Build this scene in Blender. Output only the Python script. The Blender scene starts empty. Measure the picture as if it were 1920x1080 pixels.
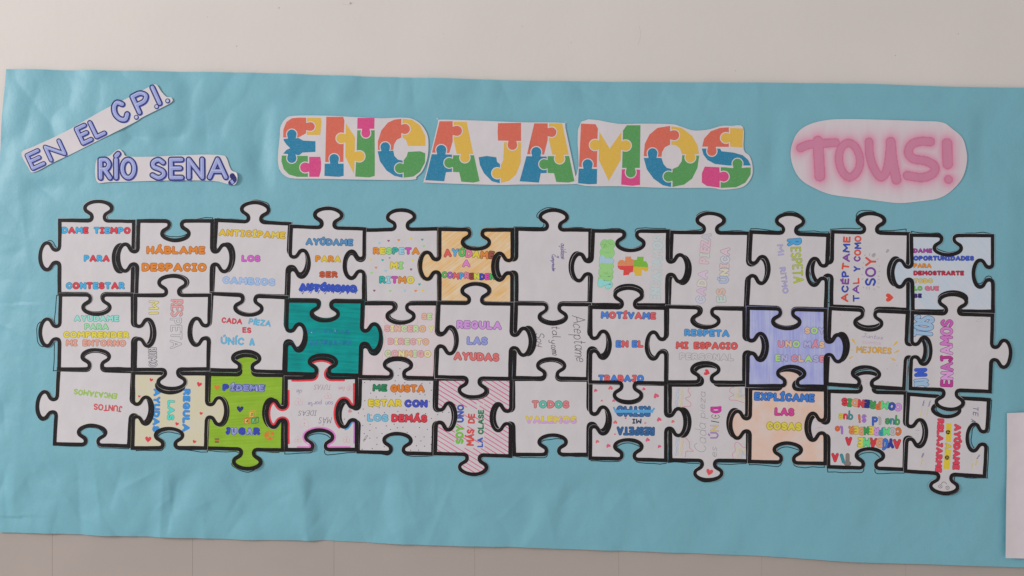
import bpy, math, random
from mathutils import Vector, noise
from mathutils.geometry import delaunay_2d_cdt
random.seed(7)
C = bpy.context.scene.collection
S = 0.0014                       # metres on the wall per unit of the wall plan (1920 x 1080 units in view)

# ------------------------------------------------------------------ camera, light, exposure
cam = bpy.data.cameras.new('camera'); co = bpy.data.objects.new('camera', cam); C.objects.link(co)
co.location = (0, -2.2, 0); co.rotation_euler = (math.pi/2, 0, 0)
cam.sensor_width = 36; cam.lens = 36*2.2/(1920*S); cam.clip_start = .05; cam.clip_end = 60
bpy.context.scene.camera = co
w = bpy.data.worlds.new('World'); bpy.context.scene.world = w; w.use_nodes = True
bg = w.node_tree.nodes['Background']; bg.inputs[0].default_value = (1.0, .912, .938, 1); bg.inputs[1].default_value = .44
def area(name, loc, tgt, sx, sy, power, col):
    l = bpy.data.lights.new(name, 'AREA'); l.shape = 'RECTANGLE'; l.size = sx; l.size_y = sy; l.energy = power; l.color = col
    o = bpy.data.objects.new(name, l); C.objects.link(o); o.location = loc
    o.rotation_euler = (Vector(tgt)-Vector(loc)).to_track_quat('-Z', 'Y').to_euler()
area('window_light', (-6.2, -3.6, 1.8), (-.2, 0, 0), 1.7, 2.0, 250, (1.0, .937, .95))
vs = bpy.context.scene.view_settings
bpy.context.scene.display_settings.display_device = 'sRGB'
vs.view_transform = 'Standard'; vs.look = 'None'; vs.exposure = .04; vs.gamma = 1; vs.use_curve_mapping = False

# ------------------------------------------------------------------ materials
def lin(c):
    c /= 255.0
    return c/12.92 if c <= .04045 else ((c+.055)/1.055)**2.4
WHITE = [lin(v) for v in (197, 189, 191)]        # what white paper reads as under this light
def alb(rgb, k=.78):
    c = [lin(v)/WHITE[i]*k for i, v in enumerate(rgb)]; f = min(1, .95/max(c))
    return tuple(max(.004, v*f) for v in c) + (1,)
MATS = {}
def nt(name):
    m = bpy.data.materials.new(name); m.use_nodes = True
    t = m.node_tree; p = t.nodes['Principled BSDF']
    return m, t, p
def noise_tex(t, scale, detail=3, mapping=None, rough=.5, coord='Object'):
    tc = t.nodes.new('ShaderNodeTexCoord'); n = t.nodes.new('ShaderNodeTexNoise')
    n.inputs['Scale'].default_value = scale; n.inputs['Detail'].default_value = detail; n.inputs['Roughness'].default_value = rough
    if mapping:
        mp = t.nodes.new('ShaderNodeMapping'); mp.inputs['Rotation'].default_value = (0, mapping[0], 0)
        mp.vector_type = 'TEXTURE'; mp.inputs['Scale'].default_value = tuple(1/v for v in mapping[1])
        mp.inputs['Location'].default_value = (mapping[0]*.37, .1, mapping[0]*.2)
        t.links.new(tc.outputs[coord], mp.inputs[0]); t.links.new(mp.outputs[0], n.inputs[0])
    else: t.links.new(tc.outputs[coord], n.inputs[0])
    return n
def ramp(t, src, stops):
    r = t.nodes.new('ShaderNodeValToRGB'); e = r.color_ramp.elements
    e[0].position, e[0].color = stops[0]; e[1].position, e[1].color = stops[-1]
    for p, c in stops[1:-1]:
        x = e.new(p); x.color = c
    t.links.new(src, r.inputs[0]); return r
def bump(t, p, src, strength, dist):
    b = t.nodes.new('ShaderNodeBump'); b.inputs['Strength'].default_value = strength; b.inputs['Distance'].default_value = dist
    t.links.new(src, b.inputs['Height']); t.links.new(b.outputs[0], p.inputs['Normal'])
def mulc(c, k): return tuple(min(1, v*k) for v in c[:3]) + (1,)
def mixc(a, b, f): return tuple(a[i]*(1-f)+b[i]*f for i in range(3)) + (1,)
PAPER = alb((197, 189, 191))
def ink(rgb, var=.06, rough=.75):
    """felt tip or pencil colour: slightly uneven laydown"""
    k = ('ink', tuple(rgb), var)
    if k not in MATS:
        m, t, p = nt('ink'); c = alb(rgb); g_ = sum(c[:3])/3*.8; c = mixc(c, (g_, g_, g_, 1), .08); n = noise_tex(t, 420, 2)
        r = ramp(t, n.outputs[0], [(.3, mulc(c, 1-var)), (.5, c), (.72, mixc(c, PAPER, var*1.4))])
        t.links.new(r.outputs[0], p.inputs['Base Color']); p.inputs['Roughness'].default_value = rough
        p.inputs['Specular IOR Level'].default_value = .25; MATS[k] = m
    return MATS[k]
def paper(rgb=(197, 189, 191)):
    k = ('paper', tuple(rgb))
    if k not in MATS:
        m, t, p = nt('paper'); c = alb(rgb); n = noise_tex(t, 22, 4)
        r = ramp(t, n.outputs[0], [(.3, mulc(c, .965)), (.7, mulc(c, 1.02))])
        t.links.new(r.outputs[0], p.inputs['Base Color']); p.inputs['Roughness'].default_value = .82
        p.inputs['Specular IOR Level'].default_value = .25
        n2 = noise_tex(t, 14, 3); bump(t, p, n2.outputs[0], .18, .012); MATS[k] = m
    return MATS[k]
def crayon(rgb, light, angle, stretch=(260, 260, 12), lo=.36, hi=.64):
    """pencil or marker hatching over white paper"""
    k = ('crayon', tuple(rgb), tuple(light), angle, stretch)
    if k not in MATS:
        m, t, p = nt('hatched_paper'); a, b = alb(rgb), alb(light)
        n = noise_tex(t, 1, 3, (angle, stretch)); n2 = noise_tex(t, 26, 2)
        mx = t.nodes.new('ShaderNodeMath'); mx.operation = 'MULTIPLY_ADD'; mx.inputs[1].default_value = .62
        sc = t.nodes.new('ShaderNodeMath'); sc.operation = 'MULTIPLY'; sc.inputs[1].default_value = .38
        t.links.new(n2.outputs[0], sc.inputs[0]); t.links.new(n.outputs[0], mx.inputs[0]); t.links.new(sc.outputs[0], mx.inputs[2])
        r = ramp(t, mx.outputs[0], [(lo, b), (hi, a)])
        t.links.new(r.outputs[0], p.inputs['Base Color']); p.inputs['Roughness'].default_value = .8
        p.inputs['Specular IOR Level'].default_value = .25; MATS[k] = m
    return MATS[k]
def black_marker():
    if 'blk' not in MATS:
        m, t, p = nt('black_marker')
        n = noise_tex(t, 160, 3); r = ramp(t, n.outputs[0], [(.35, (.008, .007, .0073, 1)), (.75, (.018, .016, .0165, 1))])
        t.links.new(r.outputs[0], p.inputs['Base Color']); p.inputs['Roughness'].default_value = .5
        p.inputs['Specular IOR Level'].default_value = .3; MATS['blk'] = m
    return MATS['blk']

# ------------------------------------------------------------------ wall plan -> space (depth in mm towards the viewer)
def U(x, y):                                        # gentle waviness shared by everything pasted up
    return .55*(noise.noise((x/95, y/80, 3.3))+1) + .25*(noise.noise((x/40, y/55, 9.1))+1)
def P3(x, y, d): return Vector(((x-960)*S, -d/1000.0, (540-y)*S))

class MB:
    """collects flat shapes on the wall plan and links them as ONE mesh"""
    def __init__(s, lift=0, field=U, extra=None):
        s.v, s.f, s.m, s.mats, s.lift, s.field, s.extra = [], [], [], [], lift, field, extra
    def mi(s, m):
        if m not in s.mats: s.mats.append(m)
        return s.mats.index(m)
    def face(s, idx, m):
        a = 0
        for i in range(len(idx)):
            x0, y0, _ = s.v[idx[i]]; x1, y1, _ = s.v[idx[(i+1) % len(idx)]]; a += x0*y1-x1*y0
        s.f.append(idx if a < 0 else idx[::-1]); s.m.append(m)
    def poly(s, pts, m, d=0, grid=0, rim=0):
        m = s.mi(m); n = len(pts)
        allp = [Vector((p[0], p[1])) for p in pts]
        if grid:
            x0 = min(p[0] for p in pts); x1 = max(p[0] for p in pts); y0 = min(p[1] for p in pts); y1 = max(p[1] for p in pts)
            yy = y0+grid*.5
            while yy < y1:
                xx = x0+grid*.5
                while xx < x1:
                    allp.append(Vector((xx+.11*math.sin(yy), yy+.09*math.cos(xx)))); xx += grid
                yy += grid
        ov, oe, of, *_ = delaunay_2d_cdt(allp, [], [list(range(n))], 1, 1e-4)
        b = len(s.v); s.v += [(p.x, p.y, d) for p in ov]
        for f in of: s.face([b+i for i in f], m)
        if rim:
            b = len(s.v)
            for p in pts: s.v.append((p[0], p[1], d)); s.v.append((p[0], p[1], d-rim))
            for i in range(n):
                j = (i+1) % n
                s.f.append([b+2*i, b+2*j, b+2*j+1, b+2*i+1]); s.m.append(m)
    def ribbon(s, pts, wd, m, d=0, closed=False, caps=True, m2=None, side=None):
        """m2/side: faces whose centre lies beyond side(x,y) take the second ink"""
        pts = [Vector((p[0], p[1])) for p in pts]
        q = [pts[0]]
        for p in pts[1:]:
            if (p-q[-1]).length > 1e-3: q.append(p)
        if closed and (q[0]-q[-1]).length < 1e-3: q.pop()
        if len(q) < 2: return s.disc(q[0].x, q[0].y, wd/2, m, d)
        r = []
        for i in range(len(q) if closed else len(q)-1):
            a, b = q[i], q[(i+1) % len(q)]; k = max(1, int((b-a).length/5))
            r += [a+(b-a)*j/k for j in range(k)]
        if not closed: r.append(q[-1])
        n = len(r); m = s.mi(m); m2 = s.mi(m2) if m2 else m
        base = len(s.v); L = []; R = []
        for i in range(n):
            a = r[(i-1) % n] if (closed or i) else r[i]; b = r[(i+1) % n] if (closed or i < n-1) else r[i]
            d1 = (r[i]-a); d2 = (b-r[i])
            d1 = d1.normalized() if d1.length else d2.normalized(); d2 = d2.normalized() if d2.length else d1
            t = d1+d2; t = t.normalized() if t.length > 1e-6 else d1
            nn = Vector((-t.y, t.x)); c = max(.55, nn.dot(Vector((-d1.y, d1.x))))
            h = (wd(i/n) if callable(wd) else wd)/2/c
            L.append(r[i]+nn*h); R.append(r[i]-nn*h)
        for i in range(n): s.v.append((L[i].x, L[i].y, d)); s.v.append((R[i].x, R[i].y, d))
        for i in range(n if closed else n-1):
            j = (i+1) % n; mm = m
            if side and side((r[i]+r[j])/2): mm = m2
            s.face([base+2*i, base+2*j, base+2*j+1, base+2*i+1], mm)
        if caps and not closed:
            for e, o in ((0, 1), (n-1, n-2)):
                dr = (r[e]-r[o]).normalized(); h = (L[e]-R[e]).length/2; a0 = math.atan2(dr.y, dr.x)
                b = len(s.v); k = 6
                for j in range(k+1):
                    a = a0-math.pi/2+math.pi*j/k; s.v.append((r[e].x+h*math.cos(a), r[e].y+h*math.sin(a), d))
                s.face(list(range(b, b+k+1)), m2 if side and side(r[e]) else m)
        return L, R
    def disc(s, x, y, r, m, d=0, n=14, ry=None):
        b = len(s.v); m = s.mi(m)
        for i in range(n): s.v.append((x+r*math.cos(6.2832*i/n), y+(ry or r)*math.sin(6.2832*i/n), d))
        s.face(list(range(b, b+n)), m)
    def build(s, name, parent=None, smooth=True, col=None):
        if not s.f: return None
        org = parent.location if parent else Vector((0, 0, 0))
        me = bpy.data.meshes.new(name)
        pts = [P3(x, y, s.field(x, y)+s.lift+d+(s.extra(x, y) if s.extra else 0))-org for x, y, d in s.v]
        me.from_pydata(pts, [], s.f)
        for m in s.mats: me.materials.append(m)
        me.polygons.foreach_set('material_index', s.m)
        if smooth: me.polygons.foreach_set('use_smooth', [True]*len(me.polygons))
        if col:
            at = me.color_attributes.new('print', 'FLOAT_COLOR', 'POINT')
            at.data.foreach_set('color', [c for x, y, d in s.v for c in col(x, y)])
        me.update()
        o = bpy.data.objects.new(name, me); C.objects.link(o)
        if parent: o.parent = parent
        return o
def thing(name, x, y, label, cat, group=None, d=0):
    o = bpy.data.objects.new(name, None); C.objects.link(o); o.empty_display_size = .05
    o.location = P3(x, y, d); o['label'] = label; o['category'] = cat
    if group: o['group'] = group
    return o

def cr(pts, closed=False, k=6):                     # smooth curve through points
    n = len(pts); out = []
    P = [Vector((p[0], p[1])) for p in pts]
    for i in range(n if closed else n-1):
        p1, p2 = P[i], P[(i+1) % n]
        p0 = P[(i-1) % n] if closed or i else p1*2-p2
        p3 = P[(i+2) % n] if closed or i+2 < n else p2*2-p1
        for j in range(k):
            t = j/k
            out.append(.5*((2*p1)+(p2-p0)*t+(2*p0-5*p1+4*p2-p3)*t*t+(3*p1-p0-3*p2+p3)*t**3))
    if not closed: out.append(P[-1])
    return out

# ------------------------------------------------------------------ hand alphabet: strokes in a unit box (L straight, S smooth, O closed)
def ell(cx, cy, rx, ry): return [(cx+rx*math.cos(a*math.pi/5), cy+ry*math.sin(a*math.pi/5)) for a in range(10)]
G = {
'A': (.8, ['L', (0,0),(.4,1)], ['L', (.4,1),(.8,0)], ['L', (.17,.34),(.63,.34)]),
'B': (.6, ['L', (0,0),(0,1)], ['S', (0,1),(.36,.99),(.52,.77),(.38,.54),(0,.53)], ['S', (.1,.53),(.42,.53),(.6,.28),(.44,.01),(0,0)]),
'C': (.66, ['S', (.64,.8),(.4,1),(.12,.85),(0,.5),(.12,.15),(.4,0),(.64,.2)]),
'D': (.66, ['L', (0,0),(0,1)], ['S', (0,1),(.32,.98),(.6,.78),(.66,.5),(.6,.22),(.32,.02),(0,0)]),
'E': (.52, ['L', (0,0),(0,1)], ['L', (0,1),(.52,1)], ['L', (0,.52),(.45,.52)], ['L', (0,0),(.52,0)]),
'G': (.7, ['S', (.64,.82),(.4,1),(.12,.85),(0,.5),(.12,.15),(.4,0),(.62,.1),(.68,.42)], ['L', (.68,.42),(.42,.42)]),
'H': (.66, ['L', (0,0),(0,1)], ['L', (.66,0),(.66,1)], ['L', (0,.5),(.66,.5)]),
'I': (.36, ['L', (.18,0),(.18,1)], ['L', (0,1),(.36,1)], ['L', (0,0),(.36,0)]),
'|': (.06, ['L', (.03,0),(.03,1)]),
'J': (.55, ['S', (.42,1),(.42,.6),(.4,.2),(.22,0),(0,.2)], ['L', (.16,1),(.55,1)]),
'j': (.5, ['S', (.46,1),(.46,.6),(.44,.2),(.24,0),(0,.18)]),
'L': (.5, ['L', (0,1),(0,0)], ['L', (0,0),(.5,0)]),
'M': (.86, ['L', (0,0),(.05,1)], ['L', (.05,1),(.43,.38)], ['L', (.43,.38),(.81,1)], ['L', (.81,1),(.86,0)]),
'N': (.66, ['L', (0,0),(0,1)], ['L', (0,1),(.66,0)], ['L', (.66,0),(.66,1)]),
'O': (.76, ['O']+ell(.38,.5,.38,.5)),
'P': (.56, ['L', (0,0),(0,1)], ['S', (0,1),(.36,.99),(.55,.74),(.38,.48),(0,.46)]),
'Q': (.78, ['O']+ell(.38,.5,.38,.5), ['L', (.45,.3),(.78,-.05)]),
'R': (.6, ['L', (0,0),(0,1)], ['S', (0,1),(.36,.99),(.54,.75),(.38,.5),(0,.48)], ['L', (.25,.46),(.6,0)]),
'S': (.56, ['S', (.53,.84),(.3,1),(.05,.86),(.06,.62),(.3,.5),(.52,.36),(.54,.14),(.3,0),(0,.15)]),
'T': (.62, ['L', (.31,0),(.31,1)], ['L', (0,1),(.62,1)]),
'U': (.64, ['S', (0,1),(0,.6),(.03,.22),(.32,0),(.61,.22),(.64,.6),(.64,1)]),
'V': (.7, ['L', (0,1),(.35,0)], ['L', (.35,0),(.7,1)]),
'X': (.62, ['L', (0,0),(.62,1)], ['L', (0,1),(.62,0)]),
'Y': (.68, ['L', (0,1),(.34,.48)], ['L', (.68,1),(.34,.48)], ['L', (.34,.48),(.34,0)]),
'Z': (.58, ['L', (0,1),(.58,1)], ['L', (.58,1),(0,0)], ['L', (0,0),(.58,0)]),
'.': (.1, ['L', (.04,0),(.06,0)]), ',': (.2, ['S', (.14,.16),(.13,-.02),(0,-.16)]),
'a': (.46, ['O']+ell(.22,.26,.22,.26), ['S', (.44,.52),(.44,.2),(.5,0)]),
'c': (.4, ['S', (.4,.42),(.22,.53),(.02,.36),(.02,.15),(.2,0),(.4,.1)]),
'd': (.46, ['O']+ell(.22,.26,.22,.26), ['L', (.44,1),(.46,0)]),
'e': (.42, ['S', (0,.27),(.4,.29),(.32,.5),(.1,.5),(0,.25),(.12,.02),(.42,.08)]),
'i': (.08, ['L', (.04,0),(.04,.5)], ['L', (.04,.74),(.045,.75)]),
'l': (.16, ['S', (.02,1),(.02,.15),(.16,0)]),
'm': (.66, ['L', (0,0),(0,.5)], ['S', (0,.35),(.16,.52),(.3,.4),(.32,0)], ['S', (.32,.35),(.48,.52),(.62,.4),(.66,0)]),
'n': (.4, ['L', (0,0),(0,.5)], ['S', (0,.35),(.2,.53),(.37,.4),(.4,0)]),
'o': (.46, ['O']+ell(.22,.26,.22,.26)),
'p': (.46, ['L', (0,.5),(0,-.4)], ['O']+ell(.23,.26,.22,.26)),
'q': (.46, ['L', (.44,.5),(.44,-.4)], ['O']+ell(.22,.26,.22,.26)),
'r': (.32, ['L', (0,0),(0,.5)], ['S', (0,.32),(.14,.5),(.32,.46)]),
's': (.34, ['S', (.33,.44),(.16,.53),(.02,.4),(.17,.27),(.33,.13),(.17,0),(0,.08)]),
't': (.32, ['S', (.14,.9),(.13,.2),(.2,0),(.32,.06)], ['L', (0,.58),(.3,.58)]),
'u': (.42, ['S', (0,.5),(.02,.15),(.18,0),(.36,.12),(.4,.5)], ['L', (.4,.5),(.42,0)]),
'y': (.42, ['S', (0,.5),(.04,.2),(.2,.05),(.38,.2)], ['S', (.42,.5),(.36,.05),(.25,-.35),(.02,-.3)]),
'z': (.38, ['L', (0,.5),(.38,.5)], ['L', (.38,.5),(0,0)], ['L', (0,0),(.38,0)]),
'2': (.5, ['S', (0,.8),(.25,1),(.48,.78),(.3,.4),(0,0)], ['L', (0,0),(.5,0)]),
'3': (.5, ['S', (0,.9),(.3,1),(.45,.75),(.2,.54)], ['S', (.2,.54),(.5,.4),(.4,.05),(0,.08)]),
'4': (.5, ['L', (.4,0),(.4,1)], ['L', (.4,1),(0,.3)], ['L', (0,.3),(.5,.3)]),
}
ACC = {'Á': 'A', 'É': 'E', 'Í': 'I', 'Ó': 'O', 'Ú': 'U', 'ú': 'u', 'é': 'e', 'ì': '|'}
for k, b in ACC.items():
    g = G[b]; y = .72 if b.islower() else 1.2
    G[k] = (g[0],)+g[1:]+(['L', (g[0]/2, y), (g[0]/2+.14, y+.13)],)

OX, OY, SC = 0, 0, 1
def Z(ox, oy, sc=16/3):
    global OX, OY, SC
    OX, OY, SC = ox, oy, sc
def zp(p): return (OX+p[0]/SC, OY+p[1]/SC)
def zl(pts): return [zp(p) for p in pts]

CUR = None                                           # piece being decorated: (empty, lift)
def T(txt, x0, y0, x1, y1, h, cols, wd=.25, out=.055, ocol=None, jit=0, gap=None, split=None, name='lettering', shadow=None, hi=None, slant=0):
    """a word lettered along a base line; cols one ink per letter (cycled), ocol outline ink"""
    root, lift, extra = CUR
    mb = MB(lift, extra=extra)
    a, b = Vector(zp((x0, y0))), Vector(zp((x1, y1))); h = h/SC
    e = (b-a); Ln = e.length; e.normalize(); n = Vector((e.y, -e.x))
    w0 = wd*h; w1 = w0+2*out*h if out else w0
    gp = gap if gap is not None else wd+out*1.2+.10
    W = 0
    for i, ch in enumerate(txt):
        W += .4 if ch == ' ' else G[ch][0]
        if i < len(txt)-1: W += gp
    sx = max(.05, (Ln-w1))/max(W, .05); sy = (h-w1)
    u = 0; li = 0
    if not isinstance(cols, list): cols = [cols]
    for ch in txt:
        if ch == ' ': u += .4+gp; continue
        g = G[ch]; c = cols[li % len(cols)]; li += 1
        jr = random.uniform(-1, 1)*jit*.25; jy = random.uniform(-1, 1)*jit*h*.12
        o = a+e*(w1/2+u*sx)+n*(w1/2+jy)
        cxm = g[0]*sx/2
        def mp(p):
            X, Y = p[0]*sx-cxm, p[1]*sy-sy/2
            X, Y = X*math.cos(jr)-Y*math.sin(jr)+cxm, X*math.sin(jr)+Y*math.cos(jr)+sy/2
            return o+e*(X+slant*Y)+n*Y
        oc = ocol if ocol else tuple(int(v*.62) for v in c)
        k = 0
        for st in g[1:]:
            if st[0] == 'L': pl = [mp(p) for p in st[1:]]; cl = False
            elif st[0] == 'S': pl = [mp(p) for p in cr(st[1:])]; cl = False
            else: pl = [mp(p) for p in cr(st[1:], True, 4)]; cl = True
            sd = None
            if split: sd = lambda q, mid=(o+n*sy*.5): (q-mid).dot(n) < 0
            if shadow:
                off = Vector(shadow[1]); mb.ribbon([q+off for q in pl], w1*.98, ink(shadow[0]), .06+k*.01, cl)
            if out: mb.ribbon(pl, w1, ink(oc), .11+k*.01, cl)
            mb.ribbon(pl, w0, ink(c), .18+k*.012, cl, m2=ink(split) if split else None, side=sd)
            if hi: mb.ribbon([q+Vector(hi[1]) for q in pl], w0*.16, ink(hi[0]), .26+k*.01, cl)
            k += 1
        u += g[0]+gp
    return mb.build(name, root)
def hand(txt, x0, y0, x1, y1, h, cols, w=4, jit=.6, gap=.16, name='handwriting', slant=.22):
    return T(txt, x0, y0, x1, y1, h, cols, wd=w/h, out=0, jit=jit, gap=gap, name=name, slant=slant)
def hollow(txt, x0, y0, x1, y1, h, cols, oc, wd=.17, out=.05, jit=.2): return T(txt, x0, y0, x1, y1, h, cols, wd=wd, out=out, ocol=oc, jit=jit)
def shape(pts, rgb, d=.12, name='drawing', smooth=False, outline=None, mb=None):
    own = mb is None
    if own: mb = MB(CUR[1], extra=CUR[2])
    q = zl(pts); q = cr(q, True, 4) if smooth else q
    mb.poly([(p[0], p[1]) for p in q], ink(rgb), d, 6)
    if outline: mb.ribbon(q, outline[1], ink(outline[0]), d+.05, True)
    if own: return mb.build(name, CUR[0])
HRT = [(0,-.35),(.22,-.72),(.62,-.78),(.92,-.45),(.82,.05),(.42,.5),(0,.9),(-.42,.5),(-.82,.05),(-.92,-.45),(-.62,-.78),(-.22,-.72)]
def heart(x, y, r, rgb, rot=0, name='heart'):
    c, s = math.cos(rot), math.sin(rot)
    return shape([(x+r*(p[0]*c-p[1]*s), y+r*(p[0]*s+p[1]*c)) for p in HRT], rgb, .13, name)
def dots(lst, r, rgb, name='dot_pattern'):
    mb = MB(CUR[1], extra=CUR[2])
    for p in lst:
        q = zp(p); mb.disc(q[0], q[1], (p[2] if len(p) > 2 else r)/SC, ink(rgb), .09, 7)
    return mb.build(name, CUR[0])
def lines(lst, w, rgb, name='pen_marks', smooth=True, d=.1):
    mb = MB(CUR[1], extra=CUR[2])
    for i, l in enumerate(lst):
        c = rgb[i % len(rgb)] if isinstance(rgb, list) else rgb
        q = zl(l); mb.ribbon(cr(q) if smooth and len(q) > 2 else q, w/SC, ink(c), d+.012*(i % 8))
    return mb.build(name, CUR[0])
def scrib(x0, y0, x1, y1, amp, n):
    a, b = Vector((x0, y0)), Vector((x1, y1)); e = (b-a).normalized(); nn = Vector((-e.y, e.x))
    return [tuple(a+(b-a)*i/n+nn*amp*(1 if i % 2 else -1)*random.uniform(.4, 1)) for i in range(n+1)]

# ------------------------------------------------------------------ the setting: painted wall and tiled dado
def wall_mat(rgb, k, nscale, name, bstr):
    m, t, p = nt(name); c = alb(rgb, k); n = noise_tex(t, nscale, 5)
    r = ramp(t, n.outputs[0], [(.3, mulc(c, .97)), (.7, mulc(c, 1.02))]); t.links.new(r.outputs[0], p.inputs['Base Color'])
    p.inputs['Roughness'].default_value = .6; p.inputs['Specular IOR Level'].default_value = .3
    n2 = noise_tex(t, 60, 4); bump(t, p, n2.outputs[0], bstr, .004); return m
def box_obj(name, bxs, mat):
    v, f = [], []
    for x0, x1, y0, y1, z0, z1 in bxs:
        b = len(v)
        v += [(x, y, z) for x in (x0, x1) for y in (y0, y1) for z in (z0, z1)]
        f += [[b+i for i in q] for q in ((0,1,3,2),(4,6,7,5),(0,4,5,1),(2,3,7,6),(0,2,6,4),(1,5,7,3))]
    me = bpy.data.meshes.new(name); me.from_pydata(v, [], f); me.materials.append(mat); me.update()
    o = bpy.data.objects.new(name, me); C.objects.link(o); o['kind'] = 'structure'; return o
def zz(y): return (540-y)*S
def xx(x): return (x-960)*S
box_obj('wall', [(-2.6, 2.6, .016, .12, zz(985), 1.5)], wall_mat((204, 194, 189), .775, 3, 'painted_plaster', .10))
joints = [-440, -174, 92, 357, 624, 890, 1162, 1432, 1704, 1975, 2245, 2500]
tl = [(xx(a)+.0003, xx(b)-.0003, .0156, .05, zz(1400), zz(986)) for a, b in zip(joints, joints[1:])]
dado = box_obj('tiled_dado', tl, wall_mat((170, 157, 150), .70, 5, 'glazed_tile', .03))
bv = dado.modifiers.new('edge', 'BEVEL'); bv.width = .0005; bv.segments = 2
box_obj('tile_grout', [(-2.4, 2.4, .0161, .1, zz(1400), zz(986))], wall_mat((160, 146, 138), .70, 30, 'grout', .1))
mbk = MB(-15.85, field=lambda x, y: 0)
for (x, y, r) in [(655, 2, 3), (520, 11, 2.2), (440, 83, 1.8), (980, 46, 1.3), (1803, 60, 1.6), (1684, 101, 1.6), (1072, 77, 1.2), (1382, 130, 1.2), (830, 60, 1.0), (385, 28, 1.1)]:
    mbk.disc(x, y, r*.7, ink((176, 166, 160)), 0, 9)
for l in [[(1200,45),(1203,62),(1198,80)], [(640,3),(650,5),(662,1)]]:
    mbk.ribbon(cr(l), .8, ink((194, 186, 180)), 0)
mk = mbk.build('wall_scuffs'); mk['kind'] = 'structure'

# ------------------------------------------------------------------ the blue backing paper
TOP = [(-60,127),(8,128),(120,129.5),(230,131),(480,135),(700,142),(960,149),(1150,152),(1400,153.5),(1540,154.5),(1640,156),(1760,160.5),(1840,162.5),(1920,163),(2060,164)]
BOT = [(-60,998),(0,1000),(95,1002),(200,1006),(350,1010),(470,1014.5),(610,1015.5),(700,1020),(830,1025),(960,1027),(1050,1031),(1160,1034.5),(1310,1040),(1440,1045),(1600,1056),(1740,1060),(1920,1066),(2060,1071)]
LEF = [(120,9),(128,8),(215,1),(320,-4),(450,-8),(1005,-10)]
def itp(tab, x):
    for (a, fa), (b, fb) in zip(tab, tab[1:]):
        if x <= b: return fa+(fb-fa)*max(0, (x-a))/(b-a)
    return tab[-1][1]
def sst(a, b, x):
    t = min(1, max(0, (x-a)/(b-a))); return t*t*(3-2*t)
def block(x, y):                                     # 1 well outside the jigsaw, 0 beneath it
    dx = max(88-x, 0, x-1885); dy = max(392-y+(-x*.012), 0, y-(842+x*.028))
    return sst(0, 55, math.hypot(dx, dy))
def crease(x, y, x0, y0, x1, y1, wd):
    e = Vector((x1-x0, y1-y0)); L = e.length; e /= L
    t = ((x-x0)*e.x+(y-y0)*e.y)/L; s = (x-x0)*-e.y+(y-y0)*e.x
    if t < -.3 or t > 1.3: return 0
    f = sst(-.3, .2, t)*(1-sst(.8, 1.3, t))
    return f*math.exp(-abs(s)/wd)
random.seed(21)
CREASES = []
for i in range(64):
    zone = random.random()
    if zone < .42: cx, cy, sc = random.uniform(0, 900)**1.0, random.uniform(855, 1000), 1
    elif zone < .8: cx, cy, sc = random.uniform(10, 1500), random.uniform(140, 385), .8
    else: cx, cy, sc = random.uniform(900, 1850), random.uniform(900, 1040), .55
    an = random.choice([1.25, 1.75, 1.45, 2.1, .75])+random.uniform(-.25, .25); ln = random.uniform(35, 95)
    CREASES.append((cx-ln*math.cos(an), cy-ln*math.sin(an), cx+ln*math.cos(an), cy+ln*math.sin(an), random.uniform(9, 26), sc*random.choice([-1, 1])*random.uniform(.35, 1.0)))
for c in [(175,868,190,1000,22,1.5),(330,905,312,1000,20,-1.5),(565,880,575,1010,26,1.5),(725,900,700,1000,24,-1.3),(30,300,55,520,30,1.2),(1025,950,1040,1020,22,1.1),(240,600,40,860,30,.0),(55,560,20,980,28,1.2)]:
    CREASES.append(c)
FOLDS = []                                           # short crisp kinks left by handling
for i in range(90):
    cx, cy = (random.uniform(0, 1250), random.uniform(870, 1025)) if i % 5 < 2 else (random.uniform(10, 1850), random.uniform(135, 395)) if i % 5 < 4 else (random.uniform(0, 70), random.uniform(350, 900))
    an = random.choice([1.35, 1.8, .6, 2.5])+random.uniform(-.35, .35); ln = random.uniform(16, 52)
    FOLDS.append((cx, cy, cx-ln*math.cos(an), cy-ln*math.sin(an), cx+ln*math.cos(an), cy+ln*math.sin(an), random.choice([-1, 1])*random.uniform(.8, 2.2), random.uniform(5, 11)))
def ripple(x, y):
    k = .35+.65*(1-sst(500, 1750, x))
    warp = 18*noise.noise((x/160, y/140, 1.7))
    xv = x+warp+.22*(y-300)
    r = 2.6*noise.noise((xv/70, y/280, .4))+1.9*noise.noise(((x+.5*y)/46, (y-.3*x)/130, 5.5))+.9*(abs(noise.noise((x/55, y/70, 8.8)))-.2)*2
    c = 0; f = 0
    for q in FOLDS:
        if abs(x-q[0]) < 110 and abs(y-q[1]) < 110: f += q[6]*crease(x, y, *q[2:6], q[7])
    for q in CREASES:
        if abs(x-(q[0]+q[2])/2) < 170 and abs(y-(q[1]+q[3])/2) < 200: c += q[5]*crease(x, y, *q[:5])
    return k*(r*2.1+c*5.0)+f*1.2*(.25+.75*k)
CARDS = [(180,290,445,345),(525,218,1410,350),(1485,226,1810,378),(45,285,140,320),(130,235,215,275),(205,175,320,225)]
def rectd(x, y, q): return math.hypot(max(q[0]-x, 0, x-q[2]), max(q[1]-y, 0, y-q[3]))
def paper_depth(x, y):
    ed = min(y-itp(TOP, x), itp(BOT, x)-y, x-itp(LEF, y))
    m = block(x, y)*min(.22+.78*sst(4, 40, rectd(x, y, q)) for q in CARDS)
    r = -.2-12.0/(1+math.exp(ripple(x, y)/3.0))
    return U(x, y)-.6 + m*r - 2.2*math.exp(-max(0, ed)/14)*m
NX, NY = 690, 312
pm, pt, pp = nt('blue_kraft_paper')
base_blue = alb((112, 165, 178), .78)
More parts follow.
